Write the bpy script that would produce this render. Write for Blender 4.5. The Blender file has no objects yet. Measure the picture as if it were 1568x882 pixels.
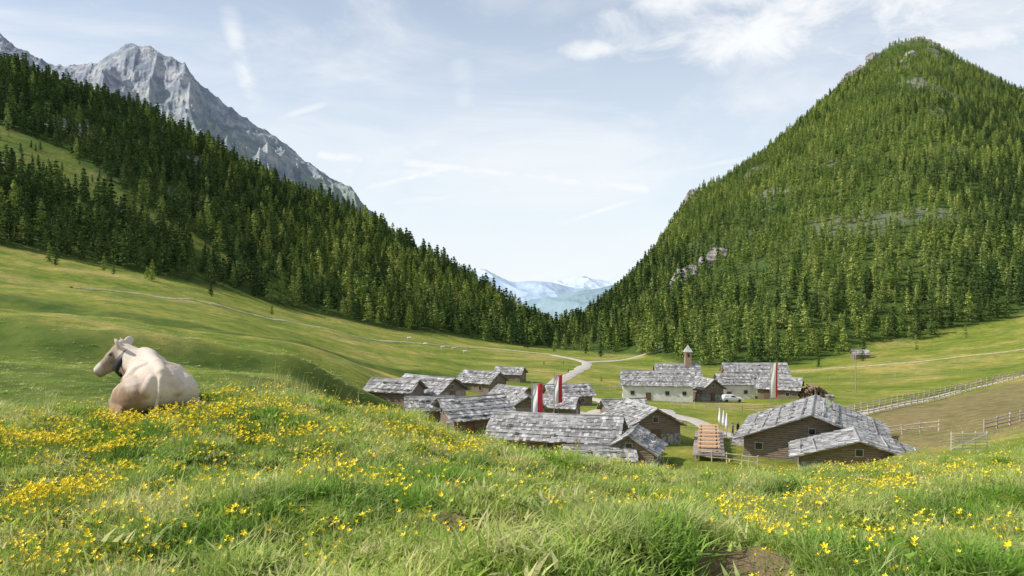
import bpy, math, random
import numpy as np
from mathutils import Vector, Matrix, Euler
random.seed(7); rng=np.random.default_rng(7)
scene=bpy.context.scene
D=bpy.data
def link(o,parent=None):
    scene.collection.objects.link(o)
    if parent is not None: o.parent=parent
    return o
# ------------------------------------------------------------------ noise
def _h(xi,yi,seed):
    h=(xi.astype(np.int64)*374761393+yi.astype(np.int64)*668265263+seed*1442695)&0xffffffff
    h=((h^(h>>13))*1274126177)&0xffffffff
    h=(h^(h>>16))&0xffffffff
    return h/4294967295.0
def vn(x,y,seed=0):
    xi=np.floor(x);yi=np.floor(y);fx=x-xi;fy=y-yi
    fx=fx*fx*fx*(fx*(fx*6-15)+10);fy=fy*fy*fy*(fy*(fy*6-15)+10)
    a=_h(xi,yi,seed);b=_h(xi+1,yi,seed);c=_h(xi,yi+1,seed);d=_h(xi+1,yi+1,seed)
    return (a*(1-fx)+b*fx)*(1-fy)+(c*(1-fx)+d*fx)*fy
def fbm(x,y,oct=4,seed=0):
    s=0;a=1;t=0
    for i in range(oct):
        s=s+a*(vn(x*2**i+i*17.3,y*2**i-i*9.1,seed+i)-.5)*2;t+=a;a*=.5
    return s/t
def ridged(x,y,oct=5,seed=0):
    s=0;a=1;t=0
    for i in range(oct):
        s=s+a*(1-abs(vn(x*2**i+i*7.7,y*2**i+i*3.3,seed+i)-.5)*2)**2;t+=a;a*=.5
    return s/t
def sstep(a,b,x):
    t=np.clip((x-a)/(b-a),0,1);return t*t*(3-2*t)
# ------------------------------------------------------------------ terrain profiles: bearing -> (distance, height), from image pixels at estimated distances
cols=[
(-1.052,[(2,-1.5),(8,-1.5),(13,-1.7),(20,-3),(30,-5),(80,-2),(150,8),(330,50),(650,225),(850,215),(1500,160),(4000,-100)]),
(-.643,[(2,-1.55),(4.4,-1.62),(8,-1.85),(13,-2.12),(20,-4.3),(30,-6.2),(45,-5.9),(80,-6.8),(100,-6.5),(150,-4.8),(240,4.1),(330,16.5),(650,180),(850,182),(1500,120),(4000,-100)]),
(-.479,[(2,-1.55),(4.4,-1.6),(12,-1.9),(13.5,-2.02),(20,-4.2),(30,-6.8),(45,-6.4),(80,-7.4),(100,-7.1),(150,-7.3),(240,-1.8),(340,6.4),(680,152),(850,155),(1500,100),(4000,-100)]),
(-.372,[(2,-1.55),(4.4,-1.6),(11.5,-1.78),(14,-1.76),(20,-3.6),(30,-6.5),(50,-7.2),(80,-8.2),(110,-8.6),(160,-9.4),(240,-7.5),(360,-2),(700,117),(850,115),(1500,60),(4000,-120)]),
(-.274,[(2,-1.55),(4.4,-1.6),(15,-2.0),(22,-4.6),(35,-8),(60,-8.2),(80,-9.4),(110,-10.4),(160,-12.3),(240,-14),(390,-12.5),(720,85),(850,84),(1500,40),(4000,-150)]),
(-.151,[(2,-1.55),(4.4,-1.6),(16,-2.6),(25,-6),(40,-10),(70,-14),(90,-16.5),(110,-17.6),(125,-16.8),(150,-17.4),(200,-20),(300,-23),(420,-23),(700,48),(850,35),(1500,-20),(4000,-200)]),
(-.052,[(2,-1.6),(4.4,-1.6),(16,-2.95),(25,-6),(40,-10.5),(70,-15.5),(100,-18.5),(130,-19.5),(160,-20.6),(220,-24.2),(320,-28),(450,-30),(650,6),(800,-15),(1500,-120),(4000,-250)]),
(.046,[(2,-1.6),(4.4,-1.62),(16.5,-3.4),(26,-6.8),(40,-10.8),(80,-18),(120,-19.8),(180,-23.5),(250,-26.8),(350,-31),(450,-34.7),(600,-33),(900,-90),(1500,-200),(4000,-300)]),
(.136,[(2,-1.6),(4.4,-1.64),(17,-3.8),(28,-7.8),(40,-11),(80,-18.5),(120,-19.8),(180,-24.2),(250,-28.5),(350,-33),(400,-35.5),(800,0),(950,-20),(1500,-120),(4000,-300)]),
(.218,[(2,-1.6),(4.4,-1.65),(17.5,-3.95),(28,-7.6),(45,-11.5),(80,-18.5),(120,-20),(180,-25),(250,-29.5),(340,-33.7),(600,14),(1000,106),(1150,98),(1800,20),(4000,-200)]),
(.300,[(2,-1.6),(4.4,-1.65),(18,-4.1),(28,-7.5),(50,-12.5),(80,-18.5),(110,-20.2),(180,-25.3),(250,-29.5),(330,-33.5),(600,34),(1120,184),(1300,175),(2000,80),(4000,-200)]),
(.382,[(2,-1.6),(4.4,-1.65),(19,-4.35),(30,-7.8),(50,-12.6),(80,-19),(110,-20.4),(180,-24.4),(250,-28.5),(340,-32.6),(600,50),(1230,284),(1450,270),(2200,100),(4000,-200)]),
(.464,[(2,-1.6),(4.4,-1.65),(20,-4.5),(30,-7.5),(50,-11.8),(80,-17),(110,-19.8),(180,-24.2),(250,-28),(370,-28.5),(650,82),(1330,402),(1550,380),(2200,150),(4000,-200)]),
(.513,[(2,-1.6),(4.4,-1.65),(20.5,-4.55),(30,-7.1),(60,-12.7),(80,-16),(110,-19.2),(180,-23.8),(250,-27),(375,-26.5),(650,88),(1350,432),(1550,400),(2200,150),(4000,-200)]),
(.546,[(2,-1.6),(4.4,-1.65),(21,-4.6),(35,-8),(60,-12.7),(80,-15.7),(110,-18.8),(180,-23.5),(250,-26),(380,-24),(650,90),(1340,402),(1550,385),(2200,150),(4000,-200)]),
(.643,[(2,-1.6),(4.4,-1.65),(22,-4.65),(50,-10.2),(80,-14),(110,-17),(180,-20.5),(250,-23.4),(400,-16.7),(650,80),(1280,318),(1500,310),(2200,150),(4000,-200)]),
(.956,[(2,-1.6),(4.4,-1.65),(22,-4),(50,-6),(110,-9),(180,-8),(250,-3),(400,25),(650,80),(1200,210),(1500,200),(4000,-200)]),
]
TT=np.linspace(-1.052,.956,420); SS=np.linspace(math.log(2),math.log(4000),640)
YY=np.exp(SS)
tab=np.array([np.interp(YY,[p[0] for p in c[1]],[p[1] for p in c[1]]) for c in cols])
ct=np.array([c[0] for c in cols])
T=np.empty((len(TT),len(SS)))
for j in range(len(SS)): T[:,j]=np.interp(TT,ct,tab[:,j])
def gsm(a,sig,ax):
    r=int(sig*3)+1;k=np.exp(-.5*(np.arange(-r,r+1)/sig)**2);k/=k.sum()
    pad=[(0,0),(0,0)];pad[ax]=(r,r);p=np.pad(a,pad,mode='edge')
    return np.apply_along_axis(lambda v:np.convolve(v,k,'valid'),ax,p)
T=gsm(gsm(T,2.6,1),3.2,0)
def bankline(x): return 92+24*fbm(x*.018,x*0+3.3,2,21)
SOIL=[(1.42,4.95,.36),(.12,5.3,.30),(-.45,5.7,.26),(4.2,7.4,.30),(-2.9,6.4,.22),(2.9,9.5,.28),(-4.6,13.3,.3),(.8,6.9,.2),(-1.9,4.7,.22),(5.6,9.6,.3)]
def H(x,y,fine=True):
    x=np.asarray(x,float);y=np.asarray(y,float)
    yc=np.clip(y,3,3990)
    t=np.clip(x/yc,TT[0],TT[-1]);s=np.log(yc)
    a=(t-TT[0])/(TT[1]-TT[0]);b=(s-SS[0])/(SS[1]-SS[0])
    i=np.clip(a.astype(int),0,len(TT)-2);j=np.clip(b.astype(int),0,len(SS)-2)
    a=a-i;b=b-j
    z=(T[i,j]*(1-a)+T[i+1,j]*a)*(1-b)+(T[i,j+1]*(1-a)+T[i+1,j+1]*a)*b
    near=1-sstep(24,45,y)
    hum=np.clip(fbm(x*1.15,y*1.15,2,4),-.25,1)
    z=z-.07*near+near*(.22*hum+.12*fbm(x*2.6,y*2.6,2,6)+.13*fbm(x*.33,y*.33,2,5))
    for (sx,sy,sr) in SOIL: z=z-.09*np.exp(-((x-sx)**2+(y-sy)**2)/(sr*sr))
    mid=sstep(35,60,y)*(1-sstep(300,420,y))*(1-sstep(-.12,.0,x/yc))
    z=z+mid*(1.4*fbm(x*.03+4,y*.03,3,9)+.5*fbm(x*.13,y*.13,2,11))
    yb=bankline(x)
    z=z+mid*2.6*(sstep(yb-5,yb+3,y)-sstep(yb+5,yb+80,y))
    yb2=yb*1.7+8
    z=z+mid*1.6*(sstep(yb2-6,yb2+4,y)-sstep(yb2+5,yb2+80,y))
    midr=sstep(60,90,y)*sstep(.0,.1,x/yc)*(1-sstep(300,380,y))
    z=z+midr*.35*fbm(x*.05,y*.05,3,12)
    hi=sstep(420,700,y)
    z=z+hi*(10*fbm(x*.008,y*.008,3,31)+5*fbm(x*.03,y*.03,3,33))*sstep(-40,60,z)
    pk=sstep(250,400,z)*sstep(.3,.42,x/yc)
    z=z+pk*10*(ridged(x*.02,y*.02,4,37)-.5)
    return z
def h1(x,y): return float(H(np.array([x]),np.array([y]))[0])
# ------------------------------------------------------------------ node helpers
def newmat(name):
    m=D.materials.new(name);m.use_nodes=True;nt=m.node_tree;nt.nodes.clear()
    out=nt.nodes.new('ShaderNodeOutputMaterial');return m,nt,out
def N(nt,t,**k):
    n=nt.nodes.new(t)
    for a,b in k.items(): setattr(n,a,b)
    return n
def ramp(nt,fac,stops):
    r=N(nt,'ShaderNodeValToRGB');e=r.color_ramp.elements
    while len(e)<len(stops): e.new(.5)
    for el,(p,c) in zip(e,stops): el.position=p;el.color=(*c,1)
    nt.links.new(fac,r.inputs[0]);return r.outputs[0]
def noise(nt,scale,detail=4,vec=None,rough=.6):
    n=N(nt,'ShaderNodeTexNoise');n.inputs['Scale'].default_value=scale;n.inputs['Detail'].default_value=detail;n.inputs['Roughness'].default_value=rough
    if vec is not None: nt.links.new(vec,n.inputs['Vector'])
    return n.outputs['Fac']
def mixc(nt,fac,a,b,bt='MIX'):
    m=N(nt,'ShaderNodeMix',data_type='RGBA',blend_type=bt)
    if isinstance(fac,(int,float)): m.inputs[0].default_value=fac
    else: nt.links.new(fac,m.inputs[0])
    for s,v in ((6,a),(7,b)):
        if isinstance(v,tuple): m.inputs[s].default_value=(*v,1)
        else: nt.links.new(v,m.inputs[s])
    return m.outputs[2]
def math_(nt,op,a,b=None,c=None,clamp=False):
    m=N(nt,'ShaderNodeMath',operation=op);m.use_clamp=clamp
    for i,v in enumerate((a,b,c)):
        if v is None: continue
        if isinstance(v,(int,float)): m.inputs[i].default_value=v
        else: nt.links.new(v,m.inputs[i])
    return m.outputs[0]
def bsdf(nt,out,col,rough=.8,bump=None,bs=.3,bd=.05,spec=.3,metal=0):
    p=N(nt,'ShaderNodeBsdfPrincipled')
    if isinstance(col,tuple): p.inputs['Base Color'].default_value=(*col,1)
    else: nt.links.new(col,p.inputs['Base Color'])
    p.inputs['Roughness'].default_value=rough;p.inputs['Specular IOR Level'].default_value=spec;p.inputs['Metallic'].default_value=metal
    if bump is not None:
        b=N(nt,'ShaderNodeBump');b.inputs['Strength'].default_value=bs;b.inputs['Distance'].default_value=bd
        nt.links.new(bump,b.inputs['Height']);nt.links.new(b.outputs[0],p.inputs['Normal'])
    nt.links.new(p.outputs[0],out.inputs[0]);return p
def objc(nt): return N(nt,'ShaderNodeTexCoord').outputs['Object']
def mrn(nt,s,a,b,c=0,d=1,sm=True):
    q=N(nt,'ShaderNodeMapRange',interpolation_type='SMOOTHSTEP' if sm else 'LINEAR');nt.links.new(s,q.inputs[0])
    for i,k in enumerate((a,b,c,d)): q.inputs[i+1].default_value=k
    return q.outputs[0]
def simple(name,col,var=.25,scale=3,rough=.75,bs=.3,bd=.02,metal=0,island=0):
    m,nt,out=newmat(name);v=objc(nt);n=noise(nt,scale,4,v)
    lo=tuple(c*(1-var) for c in col);hi=tuple(min(1,c*(1+var)) for c in col)
    c=ramp(nt,n,[(.3,lo),(.7,hi)])
    if island:
        g=N(nt,'ShaderNodeNewGeometry')
        k=ramp(nt,g.outputs['Random Per Island'],[(0,(1-island,)*3),(1,(1+island*.6,)*3)])
        c=mixc(nt,1.0,c,k,'MULTIPLY')
    bsdf(nt,out,c,rough,n,bs,bd,metal=metal);return m
# ------------------------------------------------------------------ mesh helper
def mesh_obj(name,verts,faces,mat=None,parent=None,smooth=False):
    me=D.meshes.new(name);me.from_pydata([tuple(v) for v in verts],[],faces);me.update()
    if smooth: me.polygons.foreach_set('use_smooth',[True]*len(me.polygons))
    if mat: me.materials.append(mat)
    return link(D.objects.new(name,me),parent)
def grid_mesh(name,X,Y,Z,mat,color=None):
    n,m=X.shape
    me=D.meshes.new(name);me.vertices.add(n*m)
    me.vertices.foreach_set('co',np.stack([X,Y,Z],-1).astype(np.float32).ravel())
    idx=np.arange(n*m).reshape(n,m)
    q=np.stack([idx[:-1,:-1],idx[1:,:-1],idx[1:,1:],idx[:-1,1:]],-1).reshape(-1,4)
    me.loops.add(q.size);me.loops.foreach_set('vertex_index',q.ravel().astype(np.int32))
    me.polygons.add(len(q));me.polygons.foreach_set('loop_start',(np.arange(len(q))*4).astype(np.int32))
    me.polygons.foreach_set('use_smooth',np.ones(len(q),bool))
    me.update(calc_edges=True);me.validate()
    if color is not None:
        a=me.color_attributes.new('zone','FLOAT_COLOR','POINT')
        a.data.foreach_set('color',color.astype(np.float32).ravel())
    me.materials.append(mat)
    return link(D.objects.new(name,me))
class MB:
    def __init__(s): s.v=[];s.f=[]
    def box(s,c,d,R=None):
        b=len(s.v);cx=Vector(c)
        for z in(-.5,.5):
            for y in(-.5,.5):
                for x in(-.5,.5):
                    p=Vector((x*d[0],y*d[1],z*d[2]))
                    if R is not None:p=R@p
                    s.v.append(tuple(cx+p))
        for q in((0,2,3,1),(4,5,7,6),(0,1,5,4),(2,6,7,3),(0,4,6,2),(1,3,7,5)): s.f.append(tuple(b+i for i in q))
    def cyl(s,p0,p1,r0,r1=None,n=8):
        if r1 is None:r1=r0
        p0=Vector(p0);p1=Vector(p1);d=(p1-p0).normalized()
        a=d.orthogonal().normalized();c=d.cross(a);b=len(s.v)
        for p,r in((p0,r0),(p1,r1)):
            for i in range(n):
                t=2*math.pi*i/n;s.v.append(tuple(p+(a*math.cos(t)+c*math.sin(t))*r))
        for i in range(n):
            j=(i+1)%n;s.f.append((b+i,b+j,b+n+j,b+n+i))
        s.f.append(tuple(b+i for i in range(n))[::-1]);s.f.append(tuple(b+n+i for i in range(n)))
    def poly(s,pts):
        b=len(s.v);s.v+= [tuple(p) for p in pts];s.f.append(tuple(range(b,b+len(pts))))
    def obj(s,name,mat,parent=None,smooth=False): return mesh_obj(name,s.v,s.f,mat,parent,smooth)
# ------------------------------------------------------------------ terrain mesh
rows=np.exp(np.linspace(math.log(3),math.log(4000),720))-6
tc=np.linspace(-1.22,1.15,600)
TX,RY=np.meshgrid(tc,rows,indexing='ij')
GX=TX*(RY+6);GY=RY
GZ=H(GX,GY)
tt=GX/np.clip(GY,3,None);el=GZ/np.clip(GY,3,None)
BT=[-1.05,-.643,-.479,-.372,-.274,-.151,-.052,.046,.136,.218,.3,.382,.464,.546,.643,.956]
BYv=[300,325,335,355,385,415,445,450,400,338,328,338,372,385,405,420]
baseY=np.interp(tt,BT,BYv)
def clearing(x,y,t,e):
    c=np.interp(t,[-1,-.643,-.56,-.479,-.40,-.34,-.30],[.25,.180,.150,.108,.060,.030,-.005])+.010*fbm(x*.02,y*.02,3,77)
    w=np.interp(t,[-1,-.643,-.56,-.5,-.45,-.40,-.34,-.3,-.29],[.015,.024,.022,.012,.007,.012,.008,.004,0])
    return (abs(e-c)<w)&(t<-.29)
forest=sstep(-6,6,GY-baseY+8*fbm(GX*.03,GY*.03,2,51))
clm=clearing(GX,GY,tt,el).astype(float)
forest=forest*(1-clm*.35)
nr=fbm(GX*.02,GY*.02,4,61)
rock=np.clip(sstep(.25,.5,nr+sstep(330,420,GZ)*.5)*sstep(0,100,GZ)*.6+sstep(385,425,GZ+14*nr),0,1)
field=.75*sstep(.445,.47,tt+.02*nr)*(1-sstep(140,160,GY-(tt-.45)*110+14*nr))*sstep(66,80,GY+6*nr)
for (sx,sy,sr) in SOIL: field=np.maximum(field,1.0*np.exp(-(((GX-sx)**2+(GY-sy)**2)/(sr*sr*1.4))**2))
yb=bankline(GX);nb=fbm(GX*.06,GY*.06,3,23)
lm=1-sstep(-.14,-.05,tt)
bank_shade=lm*(np.exp(-((GY-yb+1+6*nb)/6)**2)+.9*np.exp(-((GY-yb*1.7-8+10*nb)/8)**2)+sstep(28,40,GY)*(1-sstep(-30,-4,GY-yb+14*nb))*.9)  # mask for darker green on banks and gully, their shade put into colour
bank_shade=np.clip(bank_shade,0,1)
zone=np.stack([forest,rock,field,bank_shade],-1)
m,nt,out=newmat('alpine_meadow')
v=objc(nt);att=N(nt,'ShaderNodeAttribute',attribute_name='zone');sep=N(nt,'ShaderNodeSeparateColor');nt.links.new(att.outputs[0],sep.inputs[0])
nA=noise(nt,.028,5,v);nB=noise(nt,.5,4,v,.7);nC=noise(nt,4,4,v,.75);nD=noise(nt,.13,4,v,.65)
c1=ramp(nt,nA,[(.36,(.14,.20,.030)),(.5,(.22,.25,.05)),(.62,(.35,.31,.11))])
c1=mixc(nt,.9,c1,ramp(nt,nD,[(.35,(.66,.80,.7)),(.65,(1.35,1.13,1.1))]),'MULTIPLY')
c2=ramp(nt,nB,[(.3,(.6,.66,.6)),(.7,(1.25,1.2,1.1))])
g=mixc(nt,1.,c1,c2,'MULTIPLY')
c3=ramp(nt,nC,[(.3,(.6,.65,.55)),(.7,(1.3,1.3,1.3))]);g=mixc(nt,.8,g,c3,'MULTIPLY')
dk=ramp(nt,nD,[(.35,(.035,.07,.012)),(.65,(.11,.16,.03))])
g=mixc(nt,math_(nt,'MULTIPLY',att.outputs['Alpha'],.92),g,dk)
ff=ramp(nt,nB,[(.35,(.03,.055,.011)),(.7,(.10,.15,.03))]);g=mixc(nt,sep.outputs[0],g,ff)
fc=ramp(nt,nB,[(.35,(.15,.11,.06)),(.65,(.26,.20,.11))]);g=mixc(nt,sep.outputs[2],g,fc)
rc=ramp(nt,nB,[(.3,(.16,.16,.14)),(.7,(.40,.38,.34))]);g=mixc(nt,sep.outputs[1],g,rc)
bsdf(nt,out,g,.95,nC,.6,.15,spec=.1)
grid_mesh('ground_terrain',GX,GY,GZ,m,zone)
hz=simple('distant_valley_haze',(.2,.27,.3),.2,.0005,.95,0)
mesh_obj('ground',[(-60000,3800,-330),(60000,3800,-330),(60000,60000,-330),(-60000,60000,-330)],[(0,1,2,3)],hz)
# ------------------------------------------------------------------ distant mountains
def range_(name,tp,ep,Yr,dep,amp,sc,mat,ncol=500,nrow=160,base=-.02,seed=1,crest=.0,top_w=.75,off=.6,fine=0):
    t=np.linspace(tp[0],tp[-1],ncol);r=np.linspace(0,1.25,nrow)
    A,R=np.meshgrid(t,r,indexing='ij')
    e=np.interp(A,tp,ep);Yv=Yr-dep*(1-R);X=A*Yv
    rr=np.where(R<=1,R,1-(R-1)*1.5)
    top=e*Yr;b=np.minimum(base*Yr,top-100)
    Z=b+(top-b)*rr**1.1
    w=np.clip(rr*1.2,0,1)*(1-top_w*sstep(.75,1,rr))+crest
    Z=Z+amp*w*(ridged(X*sc+Yv*sc*.35,Yv*sc*.45-X*sc*.2,6,seed)-off)
    if fine: Z=Z+fine*(ridged(X*sc*5+Yv*sc*2,Yv*sc*2.4-X*sc*1.5,4,seed+9)-.5)
    return grid_mesh(name,X,Yv,Z,mat)
m,nt,out=newmat('mountain_rock_haze');v=objc(nt)
n1=noise(nt,.003,6,v,.7);n2=noise(nt,.014,7,v,.75)
c=ramp(nt,n2,[(.40,(.22,.25,.31)),(.5,(.33,.36,.40)),(.60,(.52,.52,.52))])  # rock greys shifted to blue, distance haze put into the colour
gr=ramp(nt,n1,[(.42,(0,0,0)),(.58,(1,1,1))])
gx=N(nt,'ShaderNodeNewGeometry');s3=N(nt,'ShaderNodeSeparateXYZ');nt.links.new(gx.outputs['Position'],s3.inputs[0])
f=math_(nt,'MULTIPLY',gr,mrn(nt,s3.outputs[2],800,300,0,.85));c=mixc(nt,f,c,(.25,.31,.26))
bsdf(nt,out,c,.95,n2,.8,24,spec=.1);ROCKM=m
def px(L): return [ (u-784)/1220 for u,_ in L],[(441-w)/1220 for _,w in L]
tp,ep=px([(-500,60),(-200,20),(0,52),(25,70),(45,84),(80,96),(110,98),(150,95),(168,84),(190,72),(210,69),(228,69),(245,80),(270,92),(300,115),(330,138),(365,164),(400,190),(450,233),(520,284),(575,324),(605,387),(640,470),(700,560)])
range_('rocky_mountain',tp,ep,3000,1500,280,.0034,ROCKM,1000,420,-.02,5,.06,.87,.6,20)
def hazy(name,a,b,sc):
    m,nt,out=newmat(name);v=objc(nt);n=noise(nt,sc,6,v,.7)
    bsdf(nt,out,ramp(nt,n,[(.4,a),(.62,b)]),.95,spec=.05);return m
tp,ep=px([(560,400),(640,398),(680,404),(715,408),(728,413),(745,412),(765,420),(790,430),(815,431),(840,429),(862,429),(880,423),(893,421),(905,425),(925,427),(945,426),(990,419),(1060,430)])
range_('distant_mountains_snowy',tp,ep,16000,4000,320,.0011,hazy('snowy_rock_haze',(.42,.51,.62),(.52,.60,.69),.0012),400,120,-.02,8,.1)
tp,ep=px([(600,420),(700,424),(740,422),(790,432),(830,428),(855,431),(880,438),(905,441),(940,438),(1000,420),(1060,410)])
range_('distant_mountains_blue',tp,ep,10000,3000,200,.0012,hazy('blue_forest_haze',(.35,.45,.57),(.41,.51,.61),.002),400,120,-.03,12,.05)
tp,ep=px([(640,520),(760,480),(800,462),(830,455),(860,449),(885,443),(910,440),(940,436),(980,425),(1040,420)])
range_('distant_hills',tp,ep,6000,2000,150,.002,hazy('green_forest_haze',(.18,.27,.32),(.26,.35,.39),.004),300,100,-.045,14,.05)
# ------------------------------------------------------------------ scatter with geometry nodes
def collection_of(name,objs):
    c=D.collections.new(name)
    for o in objs:c.objects.link(o)
    return c
def scatter(name,P,rot,scl,idx,coll):
    n=len(P);me=D.meshes.new(name);me.vertices.add(n);me.vertices.foreach_set('co',np.asarray(P,np.float32).ravel())
    a=me.attributes.new('rot','FLOAT_VECTOR','POINT');a.data.foreach_set('vector',np.asarray(rot,np.float32).ravel())
    a=me.attributes.new('scl','FLOAT_VECTOR','POINT');a.data.foreach_set('vector',np.asarray(scl,np.float32).ravel())
    a=me.attributes.new('idx','INT','POINT');a.data.foreach_set('value',np.asarray(idx,np.int32))
    o=link(D.objects.new(name,me))
    ng=D.node_groups.new(name+'_nodes','GeometryNodeTree')
    ng.interface.new_socket('Geometry',in_out='INPUT',socket_type='NodeSocketGeometry')
    ng.interface.new_socket('Geometry',in_out='OUTPUT',socket_type='NodeSocketGeometry')
    gi=ng.nodes.new('NodeGroupInput');go=ng.nodes.new('NodeGroupOutput')
    ip=ng.nodes.new('GeometryNodeInstanceOnPoints');ci=ng.nodes.new('GeometryNodeCollectionInfo')
    ci.inputs['Collection'].default_value=coll;ci.inputs['Separate Children'].default_value=True;ci.inputs['Reset Children'].default_value=True
    def na(nm,dt):
        k=ng.nodes.new('GeometryNodeInputNamedAttribute');k.data_type=dt;k.inputs['Name'].default_value=nm
        return k.outputs['Attribute']
    e=ng.nodes.new('FunctionNodeEulerToRotation')
    L=ng.links.new
    L(na('rot','FLOAT_VECTOR'),e.inputs[0]);L(e.outputs[0],ip.inputs['Rotation'])
    L(na('scl','FLOAT_VECTOR'),ip.inputs['Scale']);L(na('idx','INT'),ip.inputs['Instance Index'])
    ip.inputs['Pick Instance'].default_value=True
    L(gi.outputs[0],ip.inputs['Points']);L(ci.outputs[0],ip.inputs['Instance']);L(ip.outputs[0],go.inputs[0])
    md=o.modifiers.new('scatter','NODES');md.node_group=ng
    return o
# ------------------------------------------------------------------ leaf materials
def leafmat(name,cols_,trans=.35,psc=.02,pcol=None,isl=(.65,1.3),det=3):
    m,nt,out=newmat(name)
    oi=N(nt,'ShaderNodeObjectInfo');c=ramp(nt,oi.outputs['Random'],[(i/(len(cols_)-1),k) for i,k in enumerate(cols_)])
    g=N(nt,'ShaderNodeNewGeometry')
    k=ramp(nt,g.outputs['Random Per Island'],[(0,(isl[0],)*3),(1,(isl[1],)*3)]);c=mixc(nt,1.,c,k,'MULTIPLY')
    n=noise(nt,psc,det,g.outputs['Position'])
    k=ramp(nt,n,[(.35,(.72,.78,.8)),(.65,(1.3,1.18,1.0))] if pcol is None else pcol);c=mixc(nt,1.,c,k,'MULTIPLY')
    d=N(nt,'ShaderNodeBsdfDiffuse');nt.links.new(c,d.inputs[0])
    if trans>0:
        t=N(nt,'ShaderNodeBsdfTranslucent');x=N(nt,'ShaderNodeMixShader');x.inputs[0].default_value=trans
        nt.links.new(c,t.inputs[0]);nt.links.new(d.outputs[0],x.inputs[1]);nt.links.new(t.outputs[0],x.inputs[2])
        nt.links.new(x.outputs[0],out.inputs[0])
    else: nt.links.new(d.outputs[0],out.inputs[0])
    return m
LARCH=leafmat('larch_needles',[(.15,.23,.06),(.235,.32,.085),(.34,.40,.13)],0,.012)
SPRUCE=leafmat('dark_conifer_needles',[(.05,.09,.034),(.08,.135,.045),(.12,.18,.06)],0,.012)
BARK=simple('conifer_bark',(.16,.12,.09),.3,4)
def conifer(name,h,R,mat,seed,open_=.0):
    r=random.Random(seed);V=[];F=[];M=[]
    mb=MB();mb.cyl((0,0,-.5),(0,0,h*.97),h*.016,h*.002,5)
    V+=mb.v;F+=mb.f;M+=[0]*len(mb.f)
    L=13
    for i in range(L):
        f=(i+.6*r.random())/L;z=h*(.10+.90*f)
        rad=R*(1-f)**.72*(.72+.5*r.random())+.12
        if f<.1: rad*=.75
        nb=7 if f<.7 else 5
        a0=r.random()*6.28
        for b in range(nb):
            if r.random()<open_: continue
            a=a0+b*6.283/nb+r.uniform(-.35,.35);rb=rad*r.uniform(.65,1.15)
            ca,sa=math.cos(a),math.sin(a)
            ns=max(2,int(rb/.6))
            for s in range(ns):
                q=(s+.7)/ns*rb
                cx,cy,cz=ca*q,sa*q,z-.25*q+r.uniform(-.2,.2)
                for w in range(2 if s==ns-1 else 1):
                    sz=(.50+.28*r.random())*(1.15-.4*s/ns)*(h/15)
                    ax=Vector((r.uniform(-1,1),r.uniform(-1,1),r.uniform(-.5,.3))).normalized()*sz
                    ay=Vector((ca,sa,r.uniform(-.7,.2))).cross(ax).normalized()*sz*.6+Vector((0,0,-.2*sz))
                    c=Vector((cx,cy,cz));k=len(V)
                    V+=[c-ax,c+ay*.9-ax*.2,c+ax,c-ay];F.append((k,k+1,k+2,k+3));M.append(1)
    for w in range(5):
        k=len(V);z=h*(.93+.015*w);a=r.random()*6.28
        V+=[Vector((math.cos(a)*.25,math.sin(a)*.25,z-.4)),Vector((-math.cos(a)*.25,-math.sin(a)*.25,z-.4)),Vector((0,0,z+.5))];F.append((k,k+1,k+2));M.append(1)
    me=D.meshes.new(name);me.from_pydata([tuple(v) for v in V],[],F);me.materials.append(BARK);me.materials.append(mat)
    me.polygons.foreach_set('material_index',M);me.update()
    return D.objects.new(name,me)
kinds=[conifer('conifer_a',14,2.7,LARCH,1),conifer('conifer_b',15,3.1,LARCH,2,.1),conifer('conifer_c',12,2.5,LARCH,3),
       conifer('conifer_d',16,2.8,SPRUCE,4),conifer('conifer_e',13,2.8,SPRUCE,5,.1),conifer('conifer_f',11,3.0,LARCH,6,.15)]
TREES=collection_of('tree_kinds',kinds)
def forest_pts(x0,x1,y0,y1,step):
    xs,ys=np.meshgrid(np.arange(x0,x1,step),np.arange(y0,y1,step))
    xs=xs.ravel()+rng.uniform(-.48,.48,xs.size)*step;ys=ys.ravel()+rng.uniform(-.48,.48,ys.size)*step
    t=xs/ys;k=(t>-.78)&(t<.78);xs,ys,t=xs[k],ys[k],t[k]
    z=H(xs,ys);e=z/ys
    by=np.interp(t,BT,BYv)
    cl=clearing(xs,ys,t,e)
    k=(ys-by+14*fbm(xs*.03,ys*.03,2,51)>3)&(~cl|(rng.random(xs.size)<.22))
    dens=.97+.25*fbm(xs*.02,ys*.02,3,71)
    dens=dens-.45*sstep(.25,.5,fbm(xs*.02,ys*.02,4,61)+sstep(330,420,z)*.4)
    top=np.interp(t,[-1,.1,.2,.3,.38,.46,.55,.65,.95],[900,900,1080,1200,1310,1410,1430,1380,1380])
    k&=(rng.random(xs.size)<dens)&(ys<top)
    return xs[k],ys[k],z[k],t[k],cl[k]
def plant(name,xs,ys,z,t,dark,hs):
    n=len(xs);idx=np.where(rng.random(n)<dark,rng.integers(3,5,n),rng.choice([0,1,2,5],n))
    s=rng.uniform(.55,1.18,n)*hs
    s3=np.stack([s*rng.uniform(.95,1.35,n),s*rng.uniform(.95,1.35,n),s],-1)
    rot=np.stack([rng.normal(0,.03,n),rng.normal(0,.03,n),rng.uniform(0,6.28,n)],-1)
    return scatter(name,np.stack([xs,ys,z-.2],-1),rot,s3,idx,TREES)
a=forest_pts(-700,60,290,860,6.2);k=a[3]<.046
hs=np.where(a[4],.45,1.0)
dkl=np.clip(.85-.45*sstep(-.40,-.25,a[3])*(1-sstep(-.05,.05,a[3]))+.3*fbm(a[0]*.012,a[1]*.012,2,88),.2,1)  # mostly dark kinds here, the left slope's shade put into tree colour
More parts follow.
